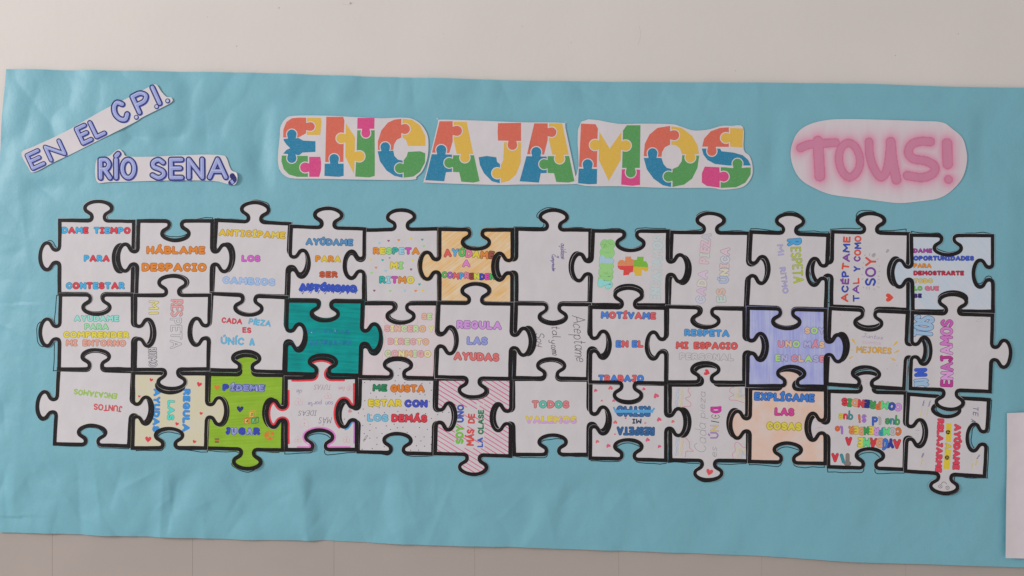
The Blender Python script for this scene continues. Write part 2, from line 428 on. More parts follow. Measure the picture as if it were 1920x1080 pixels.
n1 = noise_tex(pt, 5, 4); n2 = noise_tex(pt, 900, 2, (0, (1, 1, .25)))
r1 = ramp(pt, n1.outputs[0], [(.3, mulc(base_blue, .975)), (.7, mulc(base_blue, 1.02))])
r2 = ramp(pt, n2.outputs[0], [(.35, (.95, .95, .95, 1)), (.65, (1, 1, 1, 1))])
mx = pt.nodes.new('ShaderNodeMix'); mx.data_type = 'RGBA'; mx.blend_type = 'MULTIPLY'; mx.inputs[0].default_value = 1
pt.links.new(r1.outputs[0], mx.inputs[6]); pt.links.new(r2.outputs[0], mx.inputs[7]); pt.links.new(mx.outputs[2], pp.inputs['Base Color'])
pp.inputs['Roughness'].default_value = .5; pp.inputs['Specular IOR Level'].default_value = .55
n3 = noise_tex(pt, 17, 5, rough=.55); bump(pt, pp, n3.outputs[0], .22, .010)
back = MB(0, field=paper_depth); bi = back.mi(pm)
for j in range(NY+1):
    for i in range(NX+1):
        tt = j/NY
        y0 = 128+tt*880; xl = itp(LEF, y0); x = xl+(2060-xl)*i/NX
        back.v.append((x, itp(TOP, x)+(itp(BOT, x)-itp(TOP, x))*tt, 0))
for j in range(NY):
    for i in range(NX):
        a = j*(NX+1)+i; back.f.append([a, a+NX+1, a+NX+2, a+1]); back.m.append(bi)
broot = thing('backing_paper', 960, 600, 'long sheet of wrinkled sky blue paper pasted across the wall behind the jigsaw', 'paper')
back.build('paper_sheet', broot)

# ------------------------------------------------------------------ jigsaw pieces
KNOB = [(-18.8,0),(-14.6,1.2),(-12.2,4),(-11.8,8),(-13.6,12),(-18,15.2),(-22.6,18.2),(-25,22.4),(-24,27.4),(-18.8,32),(-10,35.3),(0,36.4),
        (10,35.3),(18.8,32),(24,27.4),(25,22.4),(22.6,18.2),(18,15.2),(13.6,12),(11.8,8),(12.2,4),(14.6,1.2),(18.8,0)]
def side_path(a, b, kind, f=.5, wob=.5):
    """from corner a to corner b (clockwise), knob outwards when kind = 1, inwards when -1"""
    a, b = Vector(a), Vector(b); e = (b-a).normalized(); n = Vector((e.y, -e.x))
    c = a+(b-a)*f; out = []
    sd = random.uniform(0, 99)
    def wb(p): return p+n*wob*noise.noise((p.x/22, p.y/22, sd))
    st = [a+(c+e*KNOB[0][0]-a)*t for t in (0, .25, .5, .75)]
    en = [c+e*KNOB[-1][0]+(b-c-e*KNOB[-1][0])*t for t in (.25, .5, .75)]
    kn = cr([c+e*(p[0]*1.0)+n*p[1]*kind for p in KNOB], False, 3)
    return [wb(p) for p in st+kn+en]
PIECES = []
def piece(row, col, TL, TR, BR, BL, t, r, b, l, label, mat=None, shift=(0, 0), ft=.5, fr=.5, fb=.5, fl=.5, top=0, curl=None):
    """t, r, b, l: 1 knob, -1 socket"""
    global CUR
    random.seed(row*50+col)
    cx = (TL[0]+TR[0]+BR[0]+BL[0])/4; cy = (TL[1]+TR[1]+BR[1]+BL[1])/4
    sides = [side_path(TL, TR, t, ft), side_path(TR, BR, r, fr), side_path(BR, BL, b, fb), side_path(BL, TL, l, fl)]
    path = [p for s_ in sides for p in s_]
    root = thing('puzzle_piece', cx, cy, label, 'puzzle piece', 'jigsaw pieces pasted edge to edge on the blue paper', .5)
    lift = .45+.55*((col % 2)+2*(row % 2))+top*2.3
    ex = None
    if curl:
        kx, ky, kr, kh = curl
        ex = lambda x, y: kh*max(0, 1-math.hypot(x-kx, y-ky)/kr)**2
    CUR = (root, lift, ex)
    tmp = MB(); sd = random.uniform(0, 50)
    wsc = 7.0
    def wfun(q): return wsc+1.0*noise.noise((q*26, sd, 0))+.45*noise.noise((q*90, sd, 4))
    L, R = tmp.ribbon(path, lambda q: 7.6+.9*noise.noise((q*17, sd+9, 2)), black_marker(), 0, True)
    # which rail lies outside?
    ar = lambda q: abs(sum(q[i].x*q[(i+1) % len(q)].y-q[(i+1) % len(q)].x*q[i].y for i in range(len(q))))
    outer = L if ar(L) > ar(R) else R
    sh = MB(lift, extra=ex); sh.poly([(p.x, p.y) for p in outer], mat or paper(), 0, 9, .35); sh.build('paper_sheet', root)
    bd = MB(lift, extra=ex); bd.ribbon(path, wfun, black_marker(), .34, True); bd.build('black_border', root)
    # the pen line traced round the piece on the backing paper
    pen = MB(.18, field=paper_depth)
    pen.ribbon([p+Vector(shift)*1.25+Vector((noise.noise((p.x/48, p.y/48, 1+row))*4.6+noise.noise((p.x/17, p.y/17, 3+row))*1.7, noise.noise((p.x/48, p.y/48, 7+col))*4.6+noise.noise((p.x/17, p.y/17, 9+col))*1.7)) for p in path], 1.45, ink((22, 30, 38)), 0, True)
    pen.build('pen_outline', broot)
    return root, path, sides, outer
def inside(p, poly):
    x, y = p; r = False; j = len(poly)-1
    for i in range(len(poly)):
        a, b = poly[i], poly[j]
        if (a.y > y) != (b.y > y) and x < (b.x-a.x)*(y-a.y)/(b.y-a.y)+a.x: r = not r
        j = i
    return r

RED, BLU = (205, 55, 72), (62, 166, 214)
# ---- first row
piece(0,0,(112.5,413),(251,415),(248.5,551.5),(112,551),1,-1,1,1,'white jigsaw piece lettered DAME TIEMPO PARA CONTESTAR in red and sky blue',shift=(3,-1.5),ft=.52,fl=.51,fr=.51)
Z(60,360); T('DAME TIEMPO',298,418,990,422,72,[BLU,RED]); T('PARA',520,698,780,700,70,[BLU,RED]); T('CONTESTAR',340,974,932,974,74,[BLU,RED])
piece(0,1,(260.6,414.4),(398.4,414.4),(396.5,553),(257,553),-1,1,-1,1,'white jigsaw piece lettered HÁBLAME DESPACIO in orange',shift=(0,-3))
O_ = (240,138,32); T('HÁBLAME',1145,624,1737,626,86,O_); T('DESPACIO',1098,797,1750,799,90,O_)
piece(0,2,(406,413),(543.7,419.6),(537,556),(398.5,550),1,-1,1,1 and -1 or 1,'white jigsaw piece lettered ANTICÍPAME LOS CAMBIOS in yellow, lilac and pale blue',shift=(1.5,-3.5),ft=.48) if False else piece(0,2,(406,413),(543.7,419.6),(537,556),(398.5,550),1,1,1,-1,'white jigsaw piece lettered ANTICÍPAME LOS CAMBIOS in yellow, lilac and pale blue',shift=(1.5,-3.5),ft=.52)
Z(390,360); T('ANTICÍPAME',105,440,776,472,74,[(242,200,50),(238,190,45),(244,212,80)]); T('LOS',335,700,527,702,72,(200,92,186)); T('CAMBIOS',143,918,673,943,78,[(178,200,232),(165,196,232)],ocol=(110,145,205))
piece(0,3,(546.6,424.7),(683.4,429.4),(682,564),(540,562),1,-1,1,-1,'white jigsaw piece lettered AYÚDAME PARA SER AUTÓNOMO, last word scribbled in royal blue',shift=(-2,-1))
T('AYÚDAME',976,534,1455,544,76,(78,134,180)); T('PARA',1072,702,1333,706,70,[(240,150,40),(240,205,50)]); T('SER',1113,858,1300,860,68,(186,82,50)); T('AUTÓNOMO',908,992,1492,1012,84,(40,76,180),wd=.33,ocol=(36,62,160),jit=.5)
lines([scrib(920+75*i,950,965+75*i,1000,30,7) for i in range(8)],9,(40,74,178),'scribble',False,.2)
piece(0,4,(682,431.6),(822.8,429),(823,567.5),(685,567.5),1,-1,1,1,'white jigsaw piece lettered RESPETA MI RITMO in rainbow colours, sprinkled with tiny hearts',shift=(1.5,0))
Z(670,380); oo,yy_,lg,te,lb,mg = (240,148,40),(232,214,60),(150,212,120),(40,165,155),(160,214,232),(195,72,172)
T('RESPETA',155,520,624,522,76,[oo,yy_,lg,te,lb,mg,oo]); T('MI',325,666,462,668,78,[yy_,lg]); T('RITMO',217,810,572,812,78,[te,lb,mg,oo,yy_])
pu = (150,80,120)
for hx,hy,hc in [(222,405,lb),(313,382,pu),(415,375,oo),(540,360,yy_),(650,370,te),(665,435,lg),(135,568,yy_),(253,575,te),(323,553,mg),(553,577,yy_),(187,650,oo),(283,682,lb),(538,668,pu),(143,702,lg),(622,817,te),(170,880,pu),(328,882,lg),(475,882,lb),(583,882,oo),(655,877,yy_)]:
    heart(hx,hy,14 if hc not in (mg,) else 10,hc)
piece(0,5,(824.7,430),(960.6,431.5),(960,569),(824.7,566.5),-1,-1,-1,1,'orange tan crayoned jigsaw piece lettered AYÚDAME A COMPRENDEN in many colours',mat=crayon((216,160,78),(216,194,166),.9,(300,300,14),.36,.70),shift=(1.5,-3))
rb = [(236,96,88),(96,174,224),(86,184,96),(240,132,172),(226,204,46),(240,140,50),(150,78,62)]
T('AYÚDAME',860,540,1372,566,86,rb,wd=.22,out=.06,jit=.5); T('A',1048,648,1132,648,80,(226,130,200),wd=.22,out=.06); T('COMPRENDEN',840,758,1376,780,72,[(80,176,90),(160,90,190),(230,100,100),(80,160,220),(238,130,170),(140,66,56),(206,206,60),(52,60,170),(225,70,170),(60,170,90)],wd=.22,out=.06,jit=.5)
piece(0,6,(968.8,429.7),(1106.6,431.5),(1104.7,568.5),(968.8,567.5),1,-1,1,1,'almost blank white jigsaw piece with small purple handwriting running down',shift=(-4,-2.5),ft=.5)
Z(950,380); hv=(100,86,150); hand('ayúdame',540,405,540,562,58,hv,5); hand('a',498,530,498,552,40,hv,5); hand('Comprender',448,515,452,688,40,hv,5)
piece(0,7,(1112,433),(1252,433.5),(1250,572),(1106.6,571.3),-1,1,-1,1,'white jigsaw piece with green bubble word and a four colour puzzle emblem',shift=(-2.5,-4))
Z(1110,430,7.2); T('JUNTOS',275,815,318,140,205,[(142,212,210),(146,200,122),(150,200,126),(174,204,224),(146,200,122),(142,196,118)],wd=.34,out=.03,ocol=(120,186,130),gap=.3)
mb = MB(CUR[1]); 
shape([(345,490),(345,450),(370,418),(410,412),(445,430),(450,368),(525,368),(530,400),(568,412),(560,492)],(238,146,92),.1,mb=mb)
shape([(342,492),(560,492),(550,575),(510,585),(495,615),(420,622),(425,550),(385,548),(352,525)],(226,68,64),.1,mb=mb)
shape([(568,412),(605,410),(610,370),(695,370),(692,430),(725,430),(752,470),(755,512),(560,502)],(118,178,52),.1,mb=mb)
shape([(558,502),(760,512),(755,555),(725,572),(690,550),(668,545),(668,628),(580,628),(575,590),(550,575)],(222,178,46),.1,mb=mb)
mb.build('puzzle_emblem',CUR[0])
hollow('ENCAJAMOS',925,975,968,80,150,[(196,191,193),(188,196,198)],(168,190,190),.2,.04)
piece(0,8,(1259.7,435.6),(1404,437.5),(1397.5,578),(1254,574.4),1,1,1,-1,'white jigsaw piece lettered CADA PIEZA ES ÚNICA in faint pastel outlines running upwards',shift=(-2,-3))
Z(1290,425,7.2); pa=[(196,196,212),(206,178,200),(206,200,180),(210,186,202),(210,184,190)]
hollow('CADA',235,1045,272,590,140,pa,(172,160,178),.2); hollow('PIEZA',278,512,320,88,140,[(212,182,188),(190,200,184),(212,180,190),(214,176,188),(186,184,192)],(178,158,172),.2)
hollow('ES',512,1025,505,825,135,[(186,200,194),(222,178,160)],(160,164,160),.2); hollow('ÚNICA',548,772,572,280,135,[(176,192,218),(212,202,176),(216,184,180),(196,198,202),(214,184,194)],(150,146,166),.2)
lines([[(1490,1040),(1500,1030),(1560,1035)],[(1490,1050),(1530,1062),(1560,1055)]],3,(170,165,170)) if False else None
piece(0,9,(1407.8,435),(1552,441),(1547.5,580),(1401,575),1,-1,1,-1,'white jigsaw piece lettered RESPETA MI RITMO downwards in blue, lime and lavender',shift=(0,-4))
Z(1240,385); T('R',1250,335,1256,412,150,(72,166,222),wd=.18,out=.03); T('ESPETA',1286,420,1320,785,106,[(172,186,52),(178,190,62)],wd=.135,out=.02,jit=.3,gap=.36)
T('M|',1155,393,1165,505,62,(172,166,208),wd=.18,out=.03,jit=.3); T('R|TMO',1180,622,1214,885,60,(166,160,206),wd=.18,out=.03,jit=.4)
piece(0,10,(1561,434.7),(1702.5,438.4),(1701.6,580),(1558,574.4),1,-1,1,1,'white jigsaw piece lettered ACÉPTAME TAL Y COMO SOY upwards, with one red heart',shift=(-4,-5))
Z(1550,435,7.2); R1,B1,V1=(228,76,54),(44,70,172),(124,64,156)
T('ACÉPTAME',288,948,322,62,100,[R1,B1,V1,B1,R1,V1,B1,R1],wd=.2,out=.02,jit=.4)
T('TAL',440,942,440,622,92,[B1,V1,R1],wd=.19,out=.02,jit=.3); T('Y',452,538,455,462,95,B1,wd=.2,out=.02); T('COMO',458,402,468,52,95,[V1,R1,B1,R1],wd=.19,out=.02,jit=.3)
T('SOY',662,730,668,338,150,[B1,V1,R1],wd=.15,out=.015)
heart(845,885,62,(228,72,52),-math.pi/2)
lines([[(520,308),(505,320)],[(578,290),(575,325)],[(490,410),(500,425)],[(480,480),(492,490)],[(468,572),(485,580)],[(470,640),(490,630)],[(490,740),(496,752)],[(540,745),(540,772)],[(575,745),(574,775)],[(640,765),(636,782)],[(680,735),(708,750)],[(690,690),(705,688)],[(692,640),(710,645)],[(690,598),(706,596)],[(700,530),(716,535)],[(705,460),(715,462)],[(672,375),(695,360)]],9,(172,160,162),'ray_marks',False)
dots([(628,318,26),(640,300,20),(822,250,20),(808,268,14)],10,(166,158,158),'smudge')
piece(0,11,(1708,441),(1860,442),(1861,583.7),(1711,583.7),-1,-1,-1,1,'pale blue shaded jigsaw piece lettered DAME OPORTUNIDADES PARA DEMOSTRARTE TODO LO QUE SE',mat=crayon((180,192,205),(196,194,200),-.7,(240,240,10)),shift=(0,-4),ft=.45)
Z(1530,385); T('DAME',970,478,1160,478,48,(160,52,150)); T('OPORTUNIDADES',970,555,1577,556,52,(54,82,190)); T('PARA',970,627,1152,628,48,(238,150,50)); T('DEMOSTRARTE',970,702,1477,703,50,(180,36,66)); T('TODO',972,780,1167,780,50,(226,196,96)); T('LO',972,855,1062,855,50,(112,182,60)); T('QUE',1083,855,1227,856,50,(226,112,140)); T('SE',972,927,1056,927,46,(48,34,104))
# ---- second row
piece(1,0,(114.4,552.6),(249.4,553),(249.4,692),(111.6,692),-1,1,-1,1,'white jigsaw piece lettered AYUDAME PARA COMPRENDER MI ENTORNO in aqua, yellow and salmon',shift=(-8,2),fl=.49)
Z(60,530); T('AYUDAME',423,390,877,392,68,(140,208,196)); T('PARA',527,472,773,474,66,(150,216,164)); T('COMPRENDER',316,554,977,558,70,(236,216,64)); T('MI ENTORNO',341,636,945,640,70,(242,170,150))
piece(1,1,(255,554),(393.8,553.5),(391,691.5),(254,693),1,-1,1,-1,'white jigsaw piece with outlined RESPETA running down beside yellow MI and grey RITMO',shift=(0,2))
Z(250,550,7.2); g1=(120,112,118); wh=(196,190,194)
hollow('RES',505,78,505,318,172,(240,168,166),g1,.13,.03); hollow('PETA',500,332,505,748,160,wh,g1,.13,.03); hollow('M',213,98,213,222,140,(240,226,140),(110,98,80),.14,.03); hollow('|',213,248,213,286,142,(240,222,120),(110,98,80),.18,.03); hollow('R|TMO',202,733,215,998,120,wh,(60,56,66),.11,.05)
piece(1,2,(397.8,550.7),(537.5,558),(533,697),(390.3,693),-1,1,-1,1,'white jigsaw piece lettered CADA PIEZA ES ÚNICA in hand drawn red and blue capitals',shift=(0,2))
Z(380,530); rr,cb=(204,58,74),(88,172,208); T('CADA',190,404,397,418,58,rr,wd=.2,out=.02,jit=.3); T('PìEZA',460,415,682,444,62,cb,wd=.2,out=.02,jit=.4); T('ES',398,502,488,506,58,rr,wd=.22,out=.02,jit=.3); T('ÚNìC',182,618,418,624,78,cb,wd=.19,out=.02,jit=.4); T('A',468,630,524,630,76,cb,wd=.25,out=.02)
piece(1,3,(539.4,563.8),(680,565.7),(675.3,703.4),(535.6,700.2),-1,1,-1,-1,'teal marker filled jigsaw piece with blurred blue scribbled words',mat=crayon((0,120,118),(8,152,146),.05,(14,14,170),.3,.66),shift=(0,2),fr=.48)
Z(550,590,10.8); tb=(18,118,178)
lines([scrib(285+i*110,330,350+i*110,350,34,9) for i in range(8)]+[scrib(345+i*95,560,400+i*95,580,70,8) for i in range(9)],16,[(18,118,172),(10,124,164),(14,130,158),(22,108,180)],'scribble',False)
lines([[(250,270),(275,320)],[(845,300),(858,340)],[(370,355),(378,362)]],14,(190,205,225),'pen_marks',False)
piece(1,4,(681.6,568.9),(821,569.4),(815.6,709),(676,706),-1,1,-1,-1,'pale pink edged jigsaw piece lettered SE SINCERO Y DIRECTO CONMIGO in pastels',mat=paper((202,189,192)),shift=(0,0))
pk = CUR
mb = MB(pk[1]); pa2 = side_path
_,pp_,_,_ = (0,0,0,0)
Z(660,545); ps=[(238,190,166),(190,216,158),(232,220,150),(238,176,178),(240,190,140)]; oc=(172,124,128)
T('SE',693,293,805,295,72,[ps[0],ps[1]],ocol=oc); T('SINCERO',322,414,742,418,74,[ps[3],ps[2],ps[0],ps[1],ps[3],ps[1],ps[4]],ocol=oc); T('Y',763,418,823,418,70,ps[2],ocol=(176,180,140)); T('DIRECTO',358,542,773,548,72,[ps[3],ps[2],ps[3],ps[1],ps[3],ps[2],ps[4]],ocol=oc); T('CONMIGO',326,666,793,670,76,[ps[1],ps[3],ps[2],ps[4],ps[1],ps[3],ps[2]],ocol=oc)
lines([[(150,165),(385,165)],[(150,165),(150,390)],[(345,240),(320,300),(360,350)],[(590,170),(825,172)],[(825,172),(825,440)],[(640,255),(660,310),(640,330)],[(120,640),(115,840)],[(115,842),(370,835)],[(300,690),(320,560),(330,450),(270,360)],[(805,600),(805,850)],[(575,850),(805,850)],[(630,720),(640,770),(560,800)]],5,[(220,178,184),(226,190,194)],'pink_edging')
piece(1,5,(823,568),(960,570),(956,710),(818.4,706),1,1,1,-1,'white jigsaw piece lettered REGULA LAS AYUDAS in purple, periwinkle and coral',shift=(2,2))
T('REGULA',1042,382,1498,394,90,(202,142,212)); T('LAS',1145,542,1358,548,88,(150,156,222)); T('AYUDAS',1014,696,1473,712,90,(226,112,112))
piece(1,6,(967.8,569.4),(1105.6,571.2),(1102,710),(964,708),-1,1,-1,-1,'white jigsaw piece with dark cursive handwriting running down, tal y como',shift=(1,1))
Z(950,550); dk=(72,66,78); hand('Aceptame',655,215,690,682,128,dk,5,.4); hand('tal',445,325,460,445,85,dk,5,.4); hand('y',445,462,448,502,70,dk,5); hand('como',440,515,455,622,80,dk,5,.4); hand('Soy',290,395,308,535,85,dk,5,.3)
piece(1,7,(1107.5,576),(1248,577.5),(1248,718),(1106.5,716),1,-1,1,-1,'white jigsaw piece lettered MOTÍVAME EN EL TRABAJO in blue and red',shift=(2,-1))
mb_,mr_=(64,122,204),(222,90,96)
T('MOTÍVAME',938,254,1493,264,76,[mb_,mr_]); T('EN',1087,543,1218,544,76,[mb_,mr_]); T('EL',1248,543,1368,544,76,[mb_,mr_]); Z(950,690); T('TRABAJO',912,140,1372,142,76,[mb_,mr_])
piece(1,8,(1251,575),(1394.7,579.7),(1394.7,716.6),(1249.4,716),-1,1,-1,1,'white jigsaw piece lettered RESPETA MI ESPACIO PERSONAL, last word only outlined',shift=(0,1),fl=.5)
Z(1240,560); T('RESPETA',225,376,680,386,76,(72,152,216)); T('MI ESPACIO',141,504,763,512,78,(226,88,86)); T('PERSONAL',175,612,724,624,74,(196,189,192),ocol=(150,146,152),out=.05)
piece(1,9,(1402,577.5),(1546.6,581.6),(1546.6,724),(1401,723),-1,1,-1,-1,'lilac crayoned jigsaw piece lettered SOY UNO MÁS EN CLASE in pastel letters',mat=crayon((150,152,206),(180,182,214),0,(220,220,12)),shift=(1,2),fb=.44)
Z(1400,570,6.75); c1,c2,c3,c4=(240,150,164),(246,206,166),(176,218,130),(178,178,220); ov=(112,92,140)
T('SOY',722,382,988,386,96,[c2,c3,c4],ocol=ov,out=.05); T('UNO',387,552,672,554,96,[c1,c2,c3],ocol=ov,out=.05); T('MÁS',712,558,984,564,96,[c4,c1,c2],ocol=ov,out=.05); T('EN',352,728,518,730,94,[c3,c4],ocol=ov,out=.05); T('CLASE',552,734,992,742,98,[c1,c2,c3,c4,c1],ocol=ov,out=.05)
piece(1,10,(1556,578.5),(1701,585.6),(1693.8,729),(1549.4,719.7),-1,1,-1,-1,'white jigsaw piece saying Juntos somos MEJORES with golden rays',shift=(0,3))
Z(1540,550); hand('Juntos',400,442,608,460,44,(160,150,172),4.5); hand('somos',402,502,592,514,48,(206,170,190),4.5); T('MEJORES',343,592,697,608,66,(222,166,50),wd=.17,out=.02,jit=.3)
for a,b in [((302,448),(340,512)),((762,478),(708,530)),((778,568),(718,598)),((272,652),(320,625)),((742,672),(678,642)),((292,562),(320,572))]:
    v=Vector(b)-Vector(a); q=Vector((-v.y,v.x))*.16; shape([a,tuple(Vector(a)+v*.3+q),b,tuple(Vector(a)+v*.3-q)],(224,184,66),.1,'ray')
dots([(185,215),(695,262),(262,322),(280,688),(655,755),(175,868),(750,720)],5,(206,140,160))
piece(1,11,(1709.7,586),(1859.7,591),(1855,733.8),(1706,728),1,1,1,-1,'white jigsaw piece lettered JUNTOS ENAJAMOS upwards in blue and magenta, right half blank',shift=(0,1),ft=.5)
Z(1700,585,7.2); ob=(74,96,150)
hollow('TOS',345,362,378,55,285,(166,200,230),ob,.16,.025,.1); hollow('N',275,872,272,752,182,(42,84,196),(30,60,150),.24,.02,0); hollow('JU',300,1008,285,882,205,(168,202,230),ob,.15,.03,.1)
hollow('ENAJAMOS',624,1012,618,95,178,[(188,42,140),(216,150,210),(198,100,178),(186,36,136),(212,152,202),(204,114,188),(206,120,190),(196,84,172)],(104,44,100),.19,.03,.3)
lines([[(920,125),(960,100),(1010,85),(1000,120),(935,130)],[(1010,85),(1090,75)]],3,(176,168,170))
# ---- third row
piece(2,0,(110.6,692.5),(249.4,696.5),(242,836),(103,832),1,1,-1,1,'white jigsaw piece with upside down JUNTOS ENCAJAMOS in thin red and lime letters',shift=(-2,3.5),fl=.51)
Z(60,670); T('JUNTOS',908,484,622,462,64,(206,72,78),wd=.17,out=.015,jit=.3); T('ENCAJAMOS',855,362,425,314,58,(150,190,62),wd=.18,out=.015,jit=.5)
piece(2,1,(251,699),(389,700.5),(386,839.7),(249.4,839.7),-1,1,-1,-1,'cream jigsaw piece with REGULA LAS AYUDAS running down in blue and aqua, red hearts',mat=crayon((198,189,158),(197,188,172),.6,(40,40,20)),shift=(3,5))
lb2=(44,136,204); T('REGULA',1513,312,1503,743,76,lb2,ocol=(30,110,180),out=.04); T('LAS',1358,426,1350,628,76,(72,208,192),out=.04); T('AYUDAS',1218,310,1205,743,72,lb2,ocol=(30,110,180),out=.04)
for hx,hy,hr,ro in [(1195,225,20,.3),(1675,270,28,.3),(1075,390,14,.2),(1693,560,18,.2),(1452,665,20,.3),(1165,818,34,.1),(1626,842,20,.4)]: heart(hx,hy,hr,(214,52,66),ro)
piece(2,2,(393,701.5),(532.8,704),(530,843.8),(387.5,840),1,-1,1,-1,'lime green marker jigsaw piece lettered PÍDEME JUGAR with toy blocks and ball',mat=crayon((128,162,42),(142,176,56),1.5,(200,200,8)),shift=(-4,4.5),fb=.46,ft=.5)
Z(390,705,7.2); nb=(44,62,168); st=(176,176,218)
T('P',196,204,290,204,100,nb,wd=.34,ocol=(36,50,150)); T('ÍDEME',296,208,768,216,104,[st,(186,186,222),st,(166,168,214),st],ocol=nb,out=.07); T('J',236,792,305,794,106,nb,wd=.3,ocol=(36,50,150)); T('U',308,796,395,797,106,st,ocol=nb,out=.06); T('G',408,796,512,797,106,nb,wd=.33,ocol=(36,50,150)); T('A',516,798,610,798,106,st,ocol=nb,out=.06); T('R',612,798,708,798,106,nb,wd=.32,ocol=(36,50,150))
hat=[]
for bx,by,n_ in [(300,205,8),(375,205,8),(470,205,9),(570,205,9),(690,205,8)]:
    lines([[(bx+i*16,by-4),(bx+i*16+26,by-90)] for i in range(5)],6,nb,'hatching',False,.3)
lines([[(318+i*20,715),(318+i*20,780)] for i in range(4)],6,nb,'hatching',False,.3)
lines([[(530+i*3,785-i*18),(600-i*8,778-i*18)] for i in range(5)],6,nb,'hatching',False,.3)
heart(122,152,40,(214,112,34),.1); heart(435,446,50,(34,44,110),.05)
for bx,by,c_,tx in [(560,485,(222,150,50),'3'),(497,575,(206,90,52),'4'),(595,570,(40,110,76),'2')]:
    s_=68
    shape([(bx,by),(bx+s_*.78,by),(bx+s_*.78,by+s_),(bx,by+s_)],(206,180,78) if tx!='2' else (120,190,110),.1,'toy_block',False,(c_,1.2))
    lines([[(bx,by),(bx+25,by-16),(bx+88,by-16),(bx+88,by+s_-16),(bx+s_*.78,by+s_)],[(bx+s_*.78,by),(bx+88,by-16)]],8,c_,'toy_block_edge',False)
    hand(tx,bx+16,by+56,bx+40,by+56,44,(60,60,40),7,0)
mb=MB(CUR[1]); a_,b_=zp((828,802)); mb.ribbon([(a_+8.6*math.cos(i*.314),b_+8.3*math.sin(i*.314)) for i in range(20)],1.1,ink((216,110,36)),.14,True)
for bx,by,r_ in [(795,795,30),(835,842,26),(868,775,22),(815,760,10)]:
    q=zp((bx,by)); mb.disc(q[0],q[1],r_/7.2,ink((214,112,36)),.1,9)
mb.build('ball_drawing',CUR[0])
mb=MB(CUR[1])
for l,c_,w_ in [([(95,850),(150,850)],(70,40,70),12),([(100,890),(142,890)],(60,36,60),14),([(102,868),(145,868)],(200,90,60),14),([(128,840),(130,800)],(210,110,50),7)]: mb.ribbon(zl(l),w_/7.2,ink(c_),.12)
mb.build('cupcake_drawing',CUR[0])
r4,pth4,sd4,_=piece(2,3,(536.6,708.5),(668.8,707.8),(668.8,842.8),(536.6,842.8),1,-1,-1,1,'white jigsaw piece edged in red and pink with upside down faint handwriting and dotted hearts',shift=(-1,6),curl=(590,846,34,5.0),fb=.53)
mb=MB(CUR[1],extra=CUR[2])
def inset(path, dist, k0=0, k1=None):
    out=[]
    n=len(path)
    for i in range(n):
        a=path[max(0,i-1)]; b=path[min(n-1,i+1)]; t=(b-a).normalized(); out.append(path[i]+Vector((-t.y,t.x))*dist)
    return out[k0:k1]
re_=(216,48,62)
for pth_,c_ in [(sd4[0],re_),(sd4[3],re_)]: mb.ribbon(inset(pth_,4.9,0,None)[1:-1],4.0,ink(c_),.1)
q=inset(sd4[1],4.9,1); mb.ribbon(q[:int(len(q)*.62)],4.0,ink(re_),.1); mb.ribbon(q[int(len(q)*.66):int(len(q)*.86)],3,ink((60,150,200)),.1); mb.ribbon(q[int(len(q)*.86):],2.6,ink((196,120,190)),.1)
mb.ribbon(inset(sd4[2],4.7,1,-1),3.6,ink((214,116,190)),.112); mb.build('coloured_edging',CUR[0])
Z(530,700,7.2); hb=(172,146,158)
hand('TUYAS',660,150,432,148,72,hb,6,.2,.3); hand('las',838,180,755,186,60,(206,140,160),6); hand('de',268,218,192,216,70,(150,140,160),6); hand('son',688,378,582,378,74,(140,130,180),6); hand('parte',530,378,346,386,66,(140,130,180),6); hand('IDEAS',465,502,222,500,70,(120,112,126),6,.3,.3); hand('MÁS',668,590,498,590,86,(120,112,126),6,.1,.3)
for hx,hy,hr in [(215,385,55),(615,300,48),(902,195,40),(295,672,66),(205,892,46),(865,895,48),(908,507,22)]:
    dots([(hx+hr*p.x+random.uniform(-4,4),hy-hr*p.y) for p in cr([Vector(h_) for h_ in HRT],True,2)]+[(hx,hy,10)],4,(222,150,162),'dotted_heart')
r5,pth5,_,out5=piece(2,4,(676,709.5),(816,710.5),(812,851),(671.6,847),1,1,-1,1,'dotted white jigsaw piece lettered ME GUSTA ESTAR CON LOS DEMÁS in bright colours',shift=(0,3),fb=.48)
Z(650,700); T('ME',257,182,408,184,78,(22,128,84)); T('GUSTA',435,192,783,194,84,(236,132,32)); T('ESTAR',213,334,552,336,80,(236,212,50)); T('CON',576,341,811,344,82,(56,72,188)); T('LOS',203,481,418,486,80,(122,196,226)); T('DEMÁS',445,489,808,496,86,(212,46,66))
random.seed(3); dl=[]
while len(dl)<92:
    p=(random.uniform(-120,1080),random.uniform(-160,790)); q=zp(p)
    ins=[(t_.x,t_.y) for t_ in pth5]
    if inside(q,[v for v in pth5]) and min((Vector(q)-v).length for v in pth5)>6 and all((p[0]-z_[0])**2+(p[1]-z_[1])**2>48**2 for z_ in dl): dl.append(p)
dots(dl,5.2,(70,66,72)); lines([[(165,660),(175,680),(210,622),(190,632),(172,668)]],3.5,(110,105,112))
r6,pth6,_,out6=piece(2,5,(819.7,709.9),(958.4,710.4),(956.6,854.7),(816,850),-1,-1,1,-1,'white jigsaw piece hatched with pink diagonal stripes, SOY UNO MÁS DE LA CLASE upwards',shift=(.5,.5),fb=.49)
mb=MB(CUR[1]); sp=ink((216,78,134)); e_=Vector((.85,.53)); n_=Vector((-.53,.85)); k_=0
